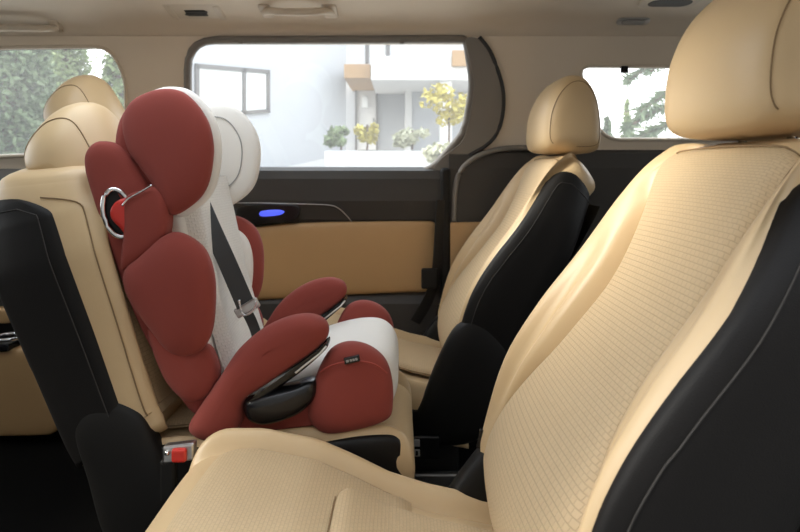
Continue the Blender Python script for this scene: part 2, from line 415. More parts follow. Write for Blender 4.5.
handle('grab_handle', 'dull brown grab handle above the quarter window', [(-40, 24, 0.004), (-25, 21, 0.025), (0, 21, 0.032), (30, 21, 0.032), (46, 23, 0.026), (58, 27, 0.004)], 'hplastic', [(56, 26), (-40, 24)])
ceil_pad('coat_hook', 279, 9, 284, 13, 0.006, 'hplastic', bpy.data.objects['grab_handle'], 0.004)
q = root('roof_lamp', 'small chrome rimmed roof lamp above the pine window', 'lamp', cpx(632, 21))
ceil_pad('bezel', 618, 17.5, 648, 24.5, 0.006, 'steel', q, 0.02); ceil_pad('lens', 622, 19, 644, 23, 0.003, 'label', q, 0.02, 0.006)
q = root('roof_speaker', 'dark oval roof speaker set in the beige roof lining', 'speaker', cpx(668, 3))
ceil_pad('rim', 648, -4, 692, 7, 0.006, 'hplastic', q, 0.03); ceil_pad('grille', 653, -2, 687, 5, 0.003, 'trim', q, 0.03, 0.005)

# ------------------------------------------------------------------ floor and the rest of the shell
fl = struct(box('floor', (XL, 0.42, FLOOR-0.06), (XR, 2.14, FLOOR), 'carpet', None, 0.0), 'black carpeted cabin floor')
# body ends (tailgate left, dash end right) with large panes
def endwall(name, x, z0, z1, y0, y1, wn, label):
    e = fill(name, [(0.38, FLOOR-0.06), (2.15, FLOOR-0.06), (2.15, ZC+0.56), (0.38, ZC+0.56)], [rrect(y0, z0, y1, z1, 0.1)], 'trim', None, lambda a, b: Vector((x, a, b)), 0.05)
    struct(e); f = tube(wn, [Vector((x, a, b)) for a, b in rrect(y0, z0, y1, z1, 0.1)], 0.02, 'rubber', None, closed=True); struct(f, label)
    fill('pane', rrect(y0, z0, y1, z1, 0.1), [], 'glass', f, lambda a, b: Vector((x, a, b)))
endwall('wall_left', XL, ZC-0.05, ZC+0.45, 0.55, 1.95, 'window_5', 'tailgate window')
endwall('wall_right', XR, ZC-0.05, ZC+0.45, 0.55, 1.95, 'window_6', 'windscreen')
# near side: door opening left open, body around it
def nm(a, b): return Vector((a, 0.40+0.10*max(0, b-ZC)*0, b))
nw = fill('wall_near', [(XL, 0.3), (XR, 0.3), (XR, ZC+0.47), (XL, ZC+0.47)], [roundpoly([(-0.80, FLOOR-0.02), (1.05, FLOOR-0.02), (1.05, ZC+0.42), (-0.80, ZC+0.42)], 0.12),
     roundpoly([(-1.75, ZC), (-0.98, ZC), (-0.98, ZC+0.38), (-1.75, ZC+0.36)], 0.08), roundpoly([(1.2, ZC), (1.9, ZC), (1.9, ZC+0.36), (1.2, ZC+0.38)], 0.08)], 'body', None, nm, 0.06); struct(nw, 'near body side with the sliding door open')
sl = struct(box('trim_6', (XL, 0.36, 0.3), (XR, 0.46, FLOOR), 'plastic', None, 0.01), 'black door sill')

# ------------------------------------------------------------------ car seats
def mir(fn): return fn
def build_seat(name, label, loc, rz, P, wt, wit, rt, D0, D1, pan, cover, hr, cush, group):
    """seat in its own frame: x forward, y across, z up from the cabin floor"""
    s = root(name, label, 'seat', loc, rz, group, world=False)
    N = 44
    prof = cr(P, N, False)
    ztop = P[-1][1]; zbot = P[0][1]
    def frame(i):
        a = prof[max(0, i-1)]; b = prof[min(N-1, i+1)]; t = (b-a).normalized(); return prof[i], t, Vector((t.y, -t.x))   # n forward
    def sect(i):
        p, t, nn = frame(i); z = p.y; w_ = lerp_tab(wt, z); wi = lerp_tab(wit, z); D = D0+(D1-D0)*(z-zbot)/(ztop-zbot)
        q = (z-zbot)/(ztop-zbot); bo = min(1, max(0, (1.0-q)/0.22)); lob = 0.020*max(0, 1-((q-0.50)/0.30)**2)
        r = lerp_tab(rt, z)
        c = [(0, -r), (wi*0.6, -r*1.02), (wi*0.93, -r-0.008), (wi, -r-0.016*bo), (wi+(w_-wi)*0.20, -min(r, 0.020)-lob*0.1), (wi+(w_-wi)*0.45, -0.004-lob), (wi+(w_-wi)*0.66, 0.0),
             (wi+(w_-wi)*0.86, -0.012), (w_*0.995, -0.040), (w_, -D*0.55), (w_*0.985, -D*0.85), (w_*0.9, -D), (w_*0.45, -D-0.006), (0, -D-0.008)]
        bl_ = max(0, (q-0.72)/0.28)*0.85
        for j_, an in ((7, 48), (8, 22), (9, 0), (10, -24), (11, -48), (12, -72)):
            a_ = math.radians(an); ty = w_*math.cos(a_)**0.7; td = -D/2+D/2*(1 if an >= 0 else -1)*abs(math.sin(a_))**0.7
            c[j_] = (c[j_][0]*(1-bl_)+ty*bl_, c[j_][1]*(1-bl_)+td*bl_)
        full = c+[(-y, d) for y, d in reversed(c[1:-1])]
        return [(y, d) for y, d in cr(full, 96)], p, t, nn
    loops = []
    def place(L, p, nn, sc=1.0, up=0.0, t=None, dm=0.0):
        out = []
        for y, d in L:
            d2 = dm+(d-dm)*sc; q = p+nn*d2+(t*up if t else Vector((0, 0)))
            out.append(Vector((q.x, y*(sc if sc > 0.7 else 0.7*0.5+sc*0.5) if up else y, q.y)))
        return out
    for i in range(N):
        L, p, t, nn = sect(i); loops.append(place(L, p, nn))
    L, p, t, nn = sect(N-1); Dt = D1
    for k in range(1, 8):
        th = k/7*PI/2*0.97; loops.append(place(L, p, nn, max(0.04, math.cos(th)**0.7), 0.045*math.sin(th), t, -Dt/2))
    L, p, t, nn = sect(0)
    for k in range(1, 6):
        th = k/5*PI/2*0.97; loops.insert(0, place(L, p, nn, max(0.05, math.cos(th)**0.7), -0.04*math.sin(th), t, -D0/2))
    back = loft('backrest', loops, 'leather', s)
    # woven centre
    def fin(u, v):
        i = min(N-1, int(v*(N-2))+0); fr = v*(N-2)-i
        p, t, nn = frame(i); p2, t2, n2 = frame(min(N-1, i+1)); p = p.lerp(p2, fr); nn = nn.lerp(n2, fr); z = p.y
        wi = lerp_tab(wit, z); q = (z-zbot)/(ztop-zbot); r = lerp_tab(rt, z)
        k = u*2-1; edge = max(0, (abs(k)-0.86)/0.14); ed2 = max(0, (v-0.93)/0.07)
        d = -r+0.010+0.006*(1-k*k)-0.018*edge**2-0.010*ed2**2-0.012*max(0, (0.05-v)/0.05)
        lum = 0.012*math.exp(-((q-0.22)/0.16)**2)*(1-k*k)
        y = k*wi*1.0*(1-0.12*ed2**2)
        c = p+nn*(d+lum)
        return Vector((c.x, y, c.y)), (y, v*0.75)
    ins = grid('backrest_insert', fin, 40, 60, 'insert', s)
    # seams along the insert
    for sg in (-1, 1):
        path = []
        for v in range(0, 41):
            c, _ = fin(0.5+sg*0.497, v/40); path.append(c+Vector((0.003, 0, 0.0)))
        tube('seam', path, 0.0016, 'stitch', ins, n=6)
    top = [fin(u/20, 0.985)[0]+Vector((0.003, 0, 0.002)) for u in range(21)]
    tube('seam', top, 0.0014, 'stitch', ins, n=6)
    # black side panels, proud of the sides
    for sg in (-1, 1):
        wm = max(x for _, x in wt)
        i0, i1 = pan['i']; rowsP = []
        def pcur(j_, i):
            Ls, p, t, nn = sect(i); u = j_/26*96; a = int(u); f_ = u-a
            y, d = Ls[a % 96]; y2, d2 = Ls[(a+1) % 96]; y0_, d0_ = Ls[(a-1) % 96]
            return y+(y2-y)*f_, d+(d2-d)*f_, (y2-y0_, d2-d0_), p, nn
        def ppt(u, v, lift=None):
            x = i0+(i1-i0)*v; i = int(x); fr = x-i
            k = max(0, (v-pan['round'])/(1-pan['round'])); sh = 1-math.sqrt(max(0, 1-k*k)); kb = max(0, (0.06-v)/0.06); sb_ = 1-math.sqrt(max(0, 1-kb*kb))
            js = lerp_tab(pan['j0'], v); je = lerp_tab(pan['j1'], v); jm = js+(je-js)*0.55; js += (jm-js)*(sh+sb_*0.3)*0.97; je += (jm-je)*(sh+sb_*0.3)*0.97
            j_ = js+(je-js)*u; out = []
            for q in (i, min(N-1, i+1)):
                y, d, tn_, p, nn = pcur(j_, q); tl = math.hypot(*tn_) or 1; oy, od = -tn_[1]/tl, tn_[0]/tl
                if oy*0+1 and (oy < 0 and y > 0.5*wm): oy, od = -oy, -od
                e_ = min(u, 1-u)/0.10; e2 = min(v, 1-v)/0.04; lf = (0.011*min(1, e_, e2)**0.5-0.003) if lift is None else lift
                c = p+nn*(d+od*lf); out.append(Vector((c.x, sg*(y+oy*lf), c.y)))
            return out[0].lerp(out[1], fr)
        sp_ = grid('side_panel', lambda u, v: (ppt(u, v), (u, v)), 30, 60, 'black', s)
        st = [ppt(pan['st'], v/40*0.9+0.03, 0.0085) for v in range(38)]+[ppt(pan['st']+(1-pan['st'])*u/14, pan['sv'], 0.0085) for u in range(2, 13)]
        tube('seam', st, 0.0012, 'lstitch', sp_, n=6)
        if pan.get('pipe'): tube('seam', [ppt(pan['pipe'], v/40, 0.002) for v in range(4, 40)], 0.0016, 'stitch', sp_, n=6)
        # recliner cover
        def mp2(a, b, h, sg=sg): return Vector((a, sg*(wm-0.016+h), b))
        pillow('recliner_cover', cover if sg > 0 or not cush.get('tags') else [(a, b if b < 0.3 else 0.3+(b-0.3)*0.62) for a, b in cover], 0.030, 'plastic', s, mp2, 0.03, e=3.2, n=72, K=7)
        # little black tags sewn into the bolster
        if cush.get('tags'):
            pp = min(range(N), key=lambda i: abs(prof[i].y-0.45)); p, t, nn = frame(pp)
            c0 = ppt(-0.10, 0.24, 0.002)
            box('side_tag', (-0.004, -0.004, -0.017), (0.004, 0.004, 0.017), 'gloss', s, 0.001, xf=lambda v: c0+v+Vector((t.x*v.z, 0, 0)))
    # back shell
    bp = [prof[i]+frame(i)[2]*-(D0+(D1-D0)*i/N) for i in range(4, N-4)]
    def fb(u, v):
        i = min(len(bp)-1, int(v*(len(bp)-1))); p = bp[i]; y = (u*2-1)*lerp_tab(wt, p.y)*0.84; k = u*2-1
        e_ = max(abs(k), abs(2*v-1)); return Vector((p.x-0.012-0.01*(1-e_**6), y, p.y)), (u, v)
    bs = grid('back_shell', fb, 16, 34, 'black', s)
    # headrest
    hz, hw, out = hr['dz'], hr['w'], hr['out']
    hd = pillow('headrest', [(a, b+hz) for a, b in out], hw, 'leather', s, lambda a, b, h: Vector((a-hr.get('curve', 0.25)*h*h, h, b-hr.get('drop', 0.0)*h*h)), e=hr.get('e', 3.6), n=72, K=12)
    cxx = sum(p[0] for p in out)/len(out); czz = sum(p[1] for p in out)/len(out)
    for sg in (-1, 1):
        ring = []
        for p in cr(out, 72):
            x = cxx+(p.x-cxx)*0.80; z = czz+(p.y-czz)*0.80
            h = sg*hw*(1-0.80**hr.get('e', 3.6))**(1/hr.get('e', 3.6)); ring.append(Vector((x-hr.get('curve', 0.25)*h*h, h+sg*0.001, z+hz-hr.get('drop', 0.0)*h*h)))
        tube('seam', ring[2:66], 0.0011, 'stitch', hd, n=6)
        tube('headrest_post', [(out[-1][0]-0.02, sg*0.055, ztop-0.02), (out[-1][0]-0.02, sg*0.055, czz+hz)], 0.006, 'chrome', s, n=10)
    # cushion
    cw, L0, L1 = cush['w'], cush['x0'], cush['x1']
    tp = cush['top']          # (x, z) crest line of the bolsters
    def csec(x, z, th, sc=1.0, dn=0.0):
        wi = cw*0.76; r = 0.022*sc
        c = [(0, z-r), (wi*0.6, z-r), (wi*0.94, z-r-0.006), (wi, z-r-0.012*sc), (wi+(cw-wi)*0.35, z-0.003), (wi+(cw-wi)*0.65, z-0.004), (cw*0.975, z-0.028), (cw, z-0.06), (cw*0.98, z-th*0.8), (cw*0.9, z-th), (0, z-th)]
        full = c+[(-y, q) for y, q in reversed(c[1:-1])]
        return [Vector((x, v.x, v.y-dn)) for v in cr(full, 80)]
    lp = []; M_ = 30
    for i in range(M_+1):
        x = L0+(L1-0.07-L0)*i/M_; lp.append(csec(x, lerp_tab(tp, x), 0.15))
    zf = lerp_tab(tp, L1-0.07); base = lp[-1]; zm = zf-0.085
    for k in range(1, 10):
        th = k/9*PI/2*0.98; x = L1-0.07+0.07*math.sin(th); sc = math.cos(th)**0.8
        lp.append([Vector((x, v.y*(0.9+0.1*sc), zm+(v.z-zm)*max(0.05, sc))) for v in base])
    cu = loft('cushion', lp, 'leather', s)
    wi = cw*0.76
    def ctop(x, y):
        z = lerp_tab(tp, min(x, L1-0.07))-0.022
        if x > L1-0.07:
            s_ = min(0.999, (x-L1+0.07)/0.07); z = zm+(z-zm)*math.cos(math.asin(s_))**0.8
        return z
    def cin(x0, x1, hw_, rise, cr_=0.04):
        def f(u, v):
            k = u*2-1; x = x0+(x1-x0)*v
            ef = max(0, (v-0.9)/0.1); eb = max(0, (0.08-v)/0.08); es = max(0, (abs(k)-0.88)/0.12)
            y = k*hw_*(1-0.28*max(0, (v-0.82)/0.18)**3)
            return Vector((x, y, ctop(x, y)+rise+0.006*(1-k*k)-0.014*max(es, ef, eb)**2)), (y, x)
        return f
    f1 = cin(cush['f0'], L1-0.055, wi*0.99, 0.010); f2 = cin(L0+0.01, cush['f1'], wi*0.68, 0.024)
    for fn, nm_ in ((f1, 'front_insert'), (f2, 'rear_insert')):
        gi = grid(nm_, fn, 36, 36, 'insert', s)
        if fn is f1: paths = [[fn(u, v/20)[0] for v in range(2, 20)] for u in (0.004, 0.996)]
        else: paths = [[fn(0.004, v/20)[0] for v in range(21)]+[fn(u/20, 0.996)[0] for u in range(1, 20)]+[fn(0.996, 1-v/20)[0] for v in range(21)]]
        for path in paths: tube('seam', [p+Vector((0, 0, 0.002)) for p in path], 0.0014, 'stitch', gi, n=6)
    # cushion shell and base
    zs = lerp_tab(tp, L0+0.1)
    for sg in (-1, 1):
        sh = cush['shell']
        pillow('cushion_shell', sh, 0.018, 'plastic', s, lambda a, b, h, sg=sg: Vector((a, sg*(cw-0.012+h), b)), 0.02, e=3.4, n=60, K=6)
    box('seat_base', (L0+0.02, -cw+0.05, 0.05), (L1-0.13, cw-0.05, zs-0.12), 'plastic', s, 0.02)
    for sg in (-1, 1):
        box('floor_rail', (L0-0.08, sg*(cw-0.08)-0.025, 0.0), (L1-0.05, sg*(cw-0.08)+0.025, 0.055), 'gloss', s, 0.006)
    return s

PR = [(-0.03, 0.33), (-0.012, 0.37), (0, 0.42), (-0.007, 0.47), (-0.045, 0.598), (-0.104, 0.70), (-0.177, 0.797), (-0.246, 0.898), (-0.290, 0.953), (-0.328, 0.985)]
panR = dict(i=(3, 42), round=0.80, j0=[(0, 6.6), (0.5, 6.7), (1, 7.2)], j1=[(0, 11.6), (1, 11.4)], st=0.24, sv=0.90)
covR = [(-0.06, 0.545), (-0.115, 0.52), (-0.165, 0.44), (-0.175, 0.32), (-0.08, 0.22), (0.05, 0.20), (0.11, 0.24), (0.07, 0.34), (0.035, 0.43), (-0.01, 0.515)]
hrR = dict(dz=0.0, w=0.145, e=4.6, curve=0.35, out=[(-0.298, 0.998), (-0.278, 1.02), (-0.277, 1.07), (-0.288, 1.13), (-0.318, 1.19), (-0.360, 1.226), (-0.405, 1.222), (-0.440, 1.17), (-0.455, 1.09), (-0.455, 1.02), (-0.435, 0.995), (-0.36, 0.992)])
cuR = dict(w=0.25, x0=-0.05, x1=0.53, f0=0.13, f1=0.255, tags=True, top=[(-0.05, 0.338), (0.0, 0.347), (0.1, 0.368), (0.17, 0.390), (0.235, 0.422), (0.30, 0.450), (0.40, 0.470), (0.47, 0.470)],
           shell=[(-0.06, 0.32), (0.06, 0.30), (0.25, 0.33), (0.42, 0.36), (0.46, 0.33), (0.40, 0.25), (0.2, 0.20), (0.0, 0.20), (-0.06, 0.25)])
wR = [(0.33, 0.215), (0.40, 0.235), (0.48, 0.248), (0.70, 0.255), (0.84, 0.245), (0.92, 0.222), (1.0, 0.19)]
wiR = [(0.33, 0.195), (0.42, 0.210), (0.47, 0.212), (0.52, 0.203), (0.60, 0.172), (0.68, 0.145), (0.78, 0.135), (0.88, 0.145), (0.95, 0.158), (1.0, 0.160)]
rtR = [(0.33, 0.012), (0.45, 0.013), (0.52, 0.022), (0.60, 0.038), (0.68, 0.048), (0.78, 0.050), (0.88, 0.036), (0.95, 0.014), (1.0, 0.004)]
rtL = [(0.36, 0.03), (0.8, 0.03), (0.93, 0.006)]
def dens(tab): return [(v.x, v.y) for v in cr(tab, 70, False)]
wR, wiR, rtR = dens(wR), dens(wiR), dens(rtR)
seatA = build_seat('car_seat', 'beige seat with woven centre by the open door sill, facing the child seat', (0.15, 0.812, FLOOR), PI, PR, wR, wiR, rtR, 0.23, 0.15, panR, covR, hrR, cuR, 'facing beige car seats')
seatB = copy_tree(seatA); seatB.location = (0.135, 1.755, FLOOR)
seatB['label'] = 'beige seat with black side panel standing beside the sliding door'
# left-hand row
PLf = [(0.034, 0.45), (0.025, 0.475), (0.015, 0.50), (-0.03, 0.65), (-0.070, 0.78), (-0.092, 0.86), (-0.102, 0.90), (-0.106, 0.932)]
panL = dict(i=(4, 39), round=0.83, j0=[(0, 8.2), (1, 8.5)], j1=[(0, 11.3), (1, 11.4)], st=0.12, sv=0.93, pipe=-0.30)
covL = [(-0.12, 0.50), (-0.06, 0.505), (-0.005, 0.475), (0.03, 0.41), (0.07, 0.33), (0.10, 0.22), (0.0, 0.15), (-0.07, 0.22), (-0.11, 0.35), (-0.14, 0.45)]
hrL = dict(dz=0.0, w=0.135, e=2.5, curve=0.5, drop=3.0, out=[(-0.120, 0.945), (-0.115, 0.975), (-0.14, 1.03), (-0.175, 1.085), (-0.21, 1.10), (-0.255, 1.085), (-0.295, 1.04), (-0.308, 0.995), (-0.29, 0.965), (-0.20, 0.955)])
cuL = dict(w=0.19, x0=-0.02, x1=0.53, f0=0.20, f1=0.30, top=[(-0.02, 0.41), (0.1, 0.42), (0.3, 0.435), (0.46, 0.44)],
           shell=[(-0.01, 0.36), (0.03, 0.405), (0.15, 0.400), (0.30, 0.408), (0.43, 0.425), (0.495, 0.42), (0.505, 0.37), (0.50, 0.30), (0.4, 0.24), (0.2, 0.24), (0.05, 0.28)])
wL = [(0.36, 0.185), (0.5, 0.195), (0.8, 0.195), (0.88, 0.185), (0.94, 0.16)]
wiL = [(0.36, 0.14), (0.6, 0.14), (0.94, 0.115)]
seatC = build_seat('car_seat', 'beige seat with black side carrying the red child seat', (-0.50, 1.28, FLOOR), 0, PLf, wL, wiL, rtL, 0.185, 0.245, panL, covL, hrL, cuL, 'third row seats')
cuD = dict(cuL, x1=0.32, f0=0.08, f1=0.16, shell=[(0.02, 0.385), (0.15, 0.405), (0.25, 0.42), (0.29, 0.37), (0.28, 0.30), (0.15, 0.25), (0.02, 0.28)])
seatD = build_seat('car_seat', 'beige seat with a raised headrest beside the quarter window, behind the child seat', (-0.74, 1.72, FLOOR+0.02), 0, PLf, wL, wiL, rtL, 0.185, 0.245, panL, covL, dict(hrL, dz=0.115), cuD, 'third row seats')
# usb ports on the base of the far seat (a fitting of that seat only)
ub = root('port_panel', 'small black panel with pale charging ports low on the seat base', 'port', at(412, 447, 1.475))
pc = at(413, 447, 1.475)
box('plate', (pc.x-0.01, pc.y-0.006, pc.z-0.03), (pc.x+0.07, pc.y+0.012, pc.z+0.03), 'gloss', ub, 0.004)
for dz in (0.014, -0.012): box('port', (pc.x+0.002, pc.y-0.009, pc.z+dz-0.009), (pc.x+0.018, pc.y-0.005, pc.z+dz+0.009), 'label', ub, 0.002)
box('port_slot', (pc.x+0.007, pc.y-0.0105, pc.z-0.018), (pc.x+0.013, pc.y-0.008, pc.z-0.006), 'gloss', ub, 0.001)
a = at(414, 478, 1.53); b = at(468, 471, 1.53)
sr = box('step_strip', (a.x, 1.515, FLOOR), (b.x, 1.535, b.z), 'steel', None, 0.006); tag(sr, 'bright metal strip on the dark floor between the seats', 'floor strip')

# ------------------------------------------------------------------ child seat
YC = 1.29
cs = root('child_seat', 'red and white high-back child seat with head wings and armrests', 'child seat', (-0.3, YC, 0.88))
def side(name, pts, Y, T, m, both=True, e=2.6, shift=(0, 0), sc=1.0, spine=None, parent=None, px=True, splay=0.0, n=64):
    O = pxo(pts, Y) if px else pts
    cx = sum(p[0] for p in O)/len(O); cz = sum(p[1] for p in O)/len(O)
    O = [(cx+(p[0]-cx)*sc+shift[0], cz+(p[1]-cz)*sc+shift[1]) for p in O]
    sp = pxo(spine, Y) if spine else None
    r = []
    for sg in ((0, 1) if both else (0,)):
        yy = Y if sg == 0 else 2*YC-Y; d = -1 if sg == 0 else 1
        r.append(pillow(name, O, T/2, m, parent or cs, lambda a, b, h: Vector((a, yy+h+d*splay*(a-cx), b)), e=e, spine=sp, n=n))
    return r
def piping(parent, pts, Y, m, r=0.0022, lo=0, hi=1, both=False, dy=0.0, sc=1.0, n=64):
    L = cr(pxo(pts, Y), n); cx = sum(p.x for p in L)/n; cz = sum(p.y for p in L)/n
    L = [(cx+(p.x-cx)*sc, cz+(p.y-cz)*sc) for p in L][int(lo*n):int(hi*n)]
    return tube('piping', [(a, Y+dy, b) for a, b in L], r, m, parent, n=6, closed=(lo == 0 and hi == 1))
shell = [(91, 149), (104, 141), (128, 150), (152, 185), (170, 228), (190, 300), (212, 372), (214, 398), (198, 412), (172, 378), (140, 320), (118, 262), (95, 194), (88, 165)]
ss = side('side_shell', shell, 1.135, 0.055, 'red', e=3.2, spine=[(108, 165), (150, 260), (195, 385)])
blockp = [(128, 199), (142, 190), (156, 186), (168, 196), (171, 218), (166, 240), (150, 254), (132, 266), (124, 266), (127, 232)]
sb = side('shoulder_block', blockp, 1.113, 0.05, 'red', e=4.5)
hw_ = [(125, 108), (136, 97), (159, 89), (181, 91), (197, 103), (210, 123), (215, 146), (213, 171), (207, 190), (195, 204), (176, 215), (167, 209), (152, 183), (130, 155), (123, 138), (121, 121)]
hw = side('head_wing', hw_, 1.115, 0.055, 'red', e=2.8, splay=0.12)
hl = side('wing_lining', hw_, 1.144, 0.050, 'white', e=3.4, shift=(0.014, 0.0), sc=1.03, splay=0.12, parent=None)
for o in hw: sub(o)
for k, o in enumerate(hl):
    Yp = 1.146 if k == 0 else 2*YC-1.146
    yy = 1.168 if k == 0 else 2*YC-1.168
    L = cr([(p[0], p[1]) for p in pxo(hw_, 1.146)], 64); cx = sum(p.x for p in L)/64; cz = sum(p.y for p in L)/64
    sub(o); tube('seam', [(cx+0.010+(p.x-cx)*0.66, yy+(-1 if k == 0 else 1)*0.12*(p.x-cx)*0.66, cz+(p.y-cz)*0.72) for p in L], 0.0014, 'label', o, n=6, closed=True)
hbk = pillow('head_pad', [(-0.555, ZC+0.13), (-0.50, ZC+0.155), (-0.475, ZC+0.10), (-0.465, ZC+0.0), (-0.455, ZC-0.07), (-0.49, ZC-0.085), (-0.545, ZC-0.05), (-0.565, ZC+0.05)], 0.155, 'white', cs, lambda a, b, h: Vector((a, YC+h, b)), e=5)
hbs = pillow('head_shell', [(-0.575, ZC+0.12), (-0.53, ZC+0.15), (-0.50, ZC+0.10), (-0.49, ZC+0.0), (-0.48, ZC-0.08), (-0.52, ZC-0.10), (-0.575, ZC-0.06), (-0.59, ZC+0.04)], 0.165, 'red', cs, lambda a, b, h: Vector((a, YC+h, b)), e=5)
swp = [(140, 256), (162, 237), (179, 232), (200, 243), (211, 260), (216, 286), (214, 325), (205, 347), (188, 355), (170, 351), (153, 331), (135, 308), (124, 286), (126, 268)]
sw = side('shoulder_wing', swp, 1.10, 0.07, 'red', e=2.6, splay=0.06)
swl = side('wing_lining', swp, 1.135, 0.045, 'white', e=2.8, sc=0.84, splay=0.06, shift=(0.006, 0))
hpp = [(150, 325), (185, 345), (207, 345), (217, 360), (220, 376), (213, 391), (196, 400), (181, 394), (163, 370)]
hp = side('hip_pad', hpp, 1.115, 0.065, 'red', e=2.8)
# back pads
slab = lambda dx, top, bot, th: [(-0.515+dx, ZC+top), (-0.475+dx+th*0, ZC+top), (-0.452+dx+th, ZC-0.12), (-0.425+dx+th, ZC-0.25), (-0.385+dx+th, ZC+bot+0.03), (-0.375+dx, ZC+bot), (-0.42+dx, ZC+bot), (-0.46+dx, ZC-0.25), (-0.495+dx, ZC-0.12)]
pillow('back_panel', slab(-0.035, 0.0, -0.46, 0.0), 0.175, 'red', cs, lambda a, b, h: Vector((a, YC+h, b)), e=6)
def fbk(u, v):
    z = ZC-0.02-0.42*v; x = lerp_tab([(ZC-0.46, -0.335), (ZC-0.40, -0.362), (ZC-0.25, -0.405), (ZC-0.12, -0.432), (ZC, -0.46)], z)
    k = u*2-1; ed = max(0, (abs(k)-0.85)/0.15)
    return Vector((x+0.012*(k*k)-0.02*ed**2+0.012*(1-ed), YC+k*0.135, z)), (k*0.135, z)
pillow('back_pad', slab(0.0, 0.0, -0.45, 0.015), 0.15, 'white', cs, lambda a, b, h: Vector((a, YC+h, b)), e=6)
bpad = grid('mesh_panel', fbk, 24, 40, 'mesh', cs)
# base
base = [(198, 434), (213, 412), (245, 404), (300, 394), (350, 386), (390, 386), (394, 402), (391, 416), (350, 425), (300, 431), (250, 437), (206, 439)]
pillow('base', roundpoly(pxo(base, 1.105), 0.01, 3), 0.185, 'red', cs, lambda a, b, h: Vector((a, YC+h, b)), e=9, raw=True)
cushn = [(228, 402), (262, 382), (300, 365), (340, 353), (372, 350), (390, 358), (398, 376), (396, 402), (380, 412), (300, 415), (238, 415)]
cw_ = pillow('seat_cushion', pxo(cushn, 1.15), 0.155, 'white', cs, lambda a, b, h: Vector((a, YC+h, b)), e=6)
armp = [(190, 426), (203, 402), (222, 374), (239, 349), (262, 329), (287, 317), (309, 314), (325, 320), (329, 332), (321, 345), (296, 364), (263, 386), (246, 398), (243, 420), (230, 437), (206, 438)]
ar = side('armrest', armp, 1.105, 0.065, 'red', e=2.4, spine=[(212, 420), (240, 375), (270, 347), (308, 329)], n=80)
platep = [(245, 400), (256, 393), (290, 384), (314, 378), (318, 388), (313, 400), (298, 412), (270, 421), (253, 419), (246, 411)]
side('side_plate', platep, 1.105, 0.07, 'gloss', e=3.0)
# dark underside of the arms with a bright line
for sg in (0, 1):
    Y = 1.105 if sg == 0 else 2*YC-1.105
    O = [(p.x, p.z) for p in [at(*q_, 1.105) for q_ in [(250, 398), (265, 387), (298, 366), (322, 347), (328, 340), (327, 347), (303, 369), (272, 391), (254, 402)]]]
    au = pillow('arm_underside', O, 0.024, 'gloss', cs, lambda a, b, h: Vector((a, Y+h, b)), e=4, spine=[O[0], O[4]]); sub(au)
    tube('trim_line', [(O[k][0], Y-0.026, O[k][1]-0.004) for k in (2, 3, 4)], 0.002, 'white', au, n=6)
bolp = [(309, 415), (312, 392), (319, 368), (331, 349), (349, 342), (369, 346), (385, 359), (392, 378), (393, 402), (388, 417), (360, 427), (325, 431)]
bl = side('front_bolster', bolp, 1.115, 0.075, 'red', e=2.8)
for k, o in enumerate(bl):
    sub(o)
tube('piping', [at(*p) for p in [(320, 372, 1.083), (330, 366, 1.079), (345, 362, 1.0775), (362, 361.5, 1.077), (376, 365, 1.079), (387, 373, 1.088)]], 0.0016, 'redpipe', bl[0], n=6, res=24)
tg = at(352, 359.5, 1.077)
def rot(v, c=tg, a=math.radians(13)):
    d = v-c; return c+Vector((d.x*math.cos(a)-d.z*math.sin(a), d.y, d.x*math.sin(a)+d.z*math.cos(a)))
lb = box('woven_label', (tg.x-0.015, tg.y-0.004, tg.z-0.006), (tg.x+0.015, tg.y+0.004, tg.z+0.006), 'gloss', bl[0], 0.001, xf=rot)
sub(lb)
for i, (a, b) in enumerate([(-0.011, -0.006), (-0.004, 0.000), (0.0015, 0.0055), (0.007, 0.011)]):
    box('label_mark', (tg.x+a, tg.y-0.0052, tg.z-0.002), (tg.x+b, tg.y-0.0038, tg.z+0.0022), 'label', cs, 0.0, xf=rot)
# recline ring with red lever on the near shell
rc = at(118, 213, 1.102); ra = math.radians(14)
def ringp(t, rx, rz, dy):
    x = rx*math.cos(t); z = rz*math.sin(t); return Vector((rc.x+x*math.cos(ra)+z*math.sin(-ra), rc.y+dy+x*0.35, rc.z+x*math.sin(ra)+z*math.cos(ra)))
tube('belt_guide_ring', [ringp(i/28*2*PI, 0.024, 0.048, 0) for i in range(28)], 0.005, 'chrome', cs, n=10, closed=True)
pillow('ring_recess', [(0.022*math.cos(i/24*2*PI), 0.046*math.sin(i/24*2*PI)) for i in range(24)], 0.004, 'plastic', cs, lambda a, b, h: ringp(0, 0, 0, 0)+Vector((a*math.cos(ra)-b*math.sin(ra), 0.006+a*0.35-h, a*math.sin(ra)+b*math.cos(ra))), e=3, raw=True)
pillow('red_lever', pxo([(110, 209), (117, 200), (131, 199), (134, 215), (132, 233), (124, 235), (118, 228), (111, 219)], 1.09), 0.012, 'redplastic', cs, lambda a, b, h: Vector((a, 1.099-h+(a-rc.x)*0.25, b)), e=3.2)
tube('wire_guide', [at(*p, 1.088) for p in [(122, 206), (128, 199), (142, 191), (152, 185)]], 0.002, 'chrome', cs, res=12)

